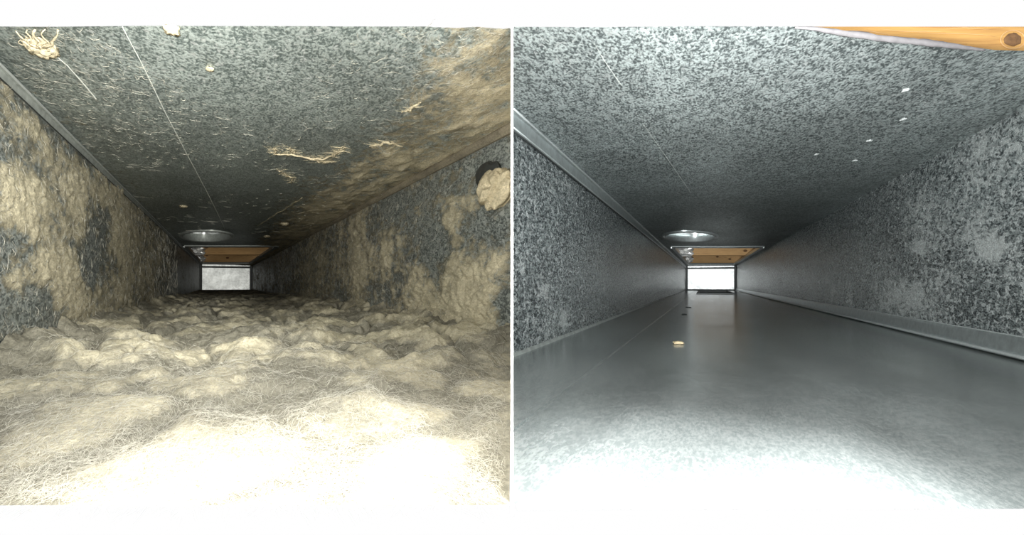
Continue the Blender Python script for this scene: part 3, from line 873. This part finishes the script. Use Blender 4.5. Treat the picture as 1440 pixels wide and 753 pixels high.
# hollow dust ball on the right wall, with a dark disc painting the shaded gap behind it
p = DL.on_wall(706, 266, DL.xr); e = thing('dust_ball', DL, p, 'pale hollow ball of dust on the right wall beside the divider', 'dust')
v, f = blob_data((-0.006, 0.004, 0.0), (0.020, 0.040, 0.024), 5, 5, 0.35, 2.0)
v = np.asarray(v); hole = np.exp(-(((v[:, 1] + 0.004) / 0.007) ** 2 + ((v[:, 2] - 0.002) / 0.004) ** 2)) * (v[:, 0] < 0)
v[:, 0] += 0.016 * hole; mesh_obj('ball_shell', v, f, M_lint, e)
u = np.linspace(0, 1, 26)
v, f = blob_data((-0.009, 0.024, 0.021), (0.003, 0.034, 0.018), 6, 4, 0.3, 2.0); mesh_obj('gap_shade_disc', v, f, M_dark, e)


# ------------------------------------------------------------------ loose fibres stuck to the dusty sheets
def fibres(name, parent, pos, a, b, length, rad, seed, stretch=1.7, S=6):
    """pos(a, b, lift) -> duct coordinates; a across, b along the duct"""
    rg = np.random.default_rng(seed); n = len(a); P = np.zeros((n, S, 3)); ang = rg.random(n) * 6.283; turn = rg.normal(0, 0.6, (n, S))
    Ln = length * (0.3 + rg.random(n) ** 2); lift = 0.0004 + 0.002 * rg.random(n) ** 3
    for k in range(S):
        P[:, k] = pos(a, b, lift * math.sin(math.pi * k / (S - 1)) + 0.0002)
        ang = ang + turn[:, k]; a = a + np.cos(ang) * Ln / S; b = b + stretch * np.sin(ang) * Ln / S
    keep = (P[:, :, 0] * DL.ct - P[:, :, 1] * DL.st < -0.003).all(1) & (P[:, :, 2] < ZC - 0.0002).all(1) & (P[:, :, 0] > DL.xl).all(1) & (P[:, :, 0] < DL.xr).all(1)
    Yk = (P[:, 0, 0] * DL.st + P[:, 0, 1] * DL.ct); keep &= Yk > Y_CEIL + 0.002
    P = P[keep]; n = len(P); r = rad * (0.6 + 0.8 * rg.random(n)) * (0.5 + Yk[keep])
    T = np.gradient(P, axis=1); T /= np.linalg.norm(T, axis=2)[..., None] + 1e-12
    A1 = np.cross(T, np.array([0.31, 0.2, 0.92])); A1 /= np.linalg.norm(A1, axis=2)[..., None] + 1e-12; A2 = np.cross(T, A1)
    w = r[:, None] * np.sin(np.pi * (0.12 + 0.8 * np.linspace(0, 1, S)))[None, :]
    V = np.stack([P + w[..., None] * (math.cos(q) * A1 + math.sin(q) * A2) for q in (0.0, 2.094, 4.189)], 2)
    I = np.arange(n * S * 3).reshape(n, S, 3); J = np.roll(I, -1, 2)
    o = mesh_obj(name, V.reshape(-1, 3), np.stack([I[:, :-1], I[:, 1:], J[:, 1:], J[:, :-1]], -1).reshape(-1, 4), M_fibre, parent)
    return tag(o, kind='stuff')


n = 3600; px = 4 + 712 * rng.random(n); py = 40 + 290 * rng.random(n)
Yw = ZC * F / (YH - py); Xw = (px - CX) / F * Yw; fx = Xw * DL.ct + Yw * DL.st; fy = -Xw * DL.st + Yw * DL.ct
ok = (fx > DL.xl + 0.01) & (fx < DL.xr - 0.01)
ok &= rng.random(n) < 0.25 + 0.75 * sstep(0.3, 0.0, np.minimum(fx - DL.xl, DL.xr - fx)) + 0.3 * (fy > 0.9)
fibres('lint_fibres', CEIL_D, lambda a, b, l: np.stack([a, b, ZC - ceil_relief(a, b) - l], -1), fx[ok], fy[ok], 0.016 * (0.5 + Yw[ok]), 0.00016, 3)
for wall, xw, at, rl, sd, lo_, hi_ in ((WALL_L, DL.xl, dl_attr, 0.006, 1, 0.45, 3.0), (WALL_R, DL.xr, dr_attr, 0.009, 2, 0.75, 3.5)):
    n = 2600; b = lo_ * (hi_ / lo_) ** rng.random(n); a = ZF + 0.01 + (ZC - ZF - 0.015) * rng.random(n); rf = wall_relief(at, rl, sd); sg = 1 if xw < 0 else -1
    fibres('lint_fibres', wall, lambda a, b, l: np.stack([xw + sg * (rf(b, a) + l), b, a], -1), a, b, 0.014 * (0.5 + b), 0.00016, sd + 20)

# ------------------------------------------------------------------ bits on the clean floor
p = DR.on_floor(954, 484); v, f = blob_data((0, 0, 0.0018), (0.0075, 0.010, 0.0022), 8, 3, 0.5)
tag(mesh_obj('debris_flake', v, f, M_flake, yaw=DR.th, loc=DR.world(p)), 'small tan flake lying on the clean floor', 'debris')
for px, py, s, lab in ((968, 433, 0.010, 'dark speck in the floor reflection near the far end'), (962, 443, 0.008, 'tiny dark speck before the far end on the clean floor')):
    p = DR.on_floor(px, py); v, f = blob_data((0, 0, 0.001), (s, s * 2, 0.0015), int(px), 2, 0.4)
    tag(mesh_obj('debris_speck', v, f, M_dark, yaw=DR.th, loc=DR.world(p)), lab, 'debris')

# pale crumbs stuck to the clean ceiling near the right wall
M_crumb = plain('pale_crumb', (0.60, 0.63, 0.62), 0.8, 0.0, 0.15, 300)
for k, (px, py, r, lab) in enumerate(((1148, 217, 2.0, 'pale crumb farthest left on the clean ceiling'),
                                      (1202, 226, 2.2, 'pale crumb deepest on the clean ceiling, near the right wall'),
                                      (1222, 198, 2.6, 'pale crumb in the middle of those on the clean ceiling'),
                                      (1273, 127, 3.2, 'largest pale crumb on the clean ceiling, below the yellow joist'),
                                      (1270, 168, 2.6, 'pale crumb close behind the largest one on the clean ceiling'))):
    p = DR.on_ceiling(px, py); q = r * DR.world(p).y / F
    v, f = blob_data((0, 0, -q * 0.1), (q * 1.3, q * 2.2, q * 0.4), k + 20, 3, 1.0, 2.6)
    tag(mesh_obj('pale_crumb', v, f, M_crumb, yaw=DR.th, loc=DR.world(p)), lab, 'crumb', 'pale crumbs on the clean ceiling')
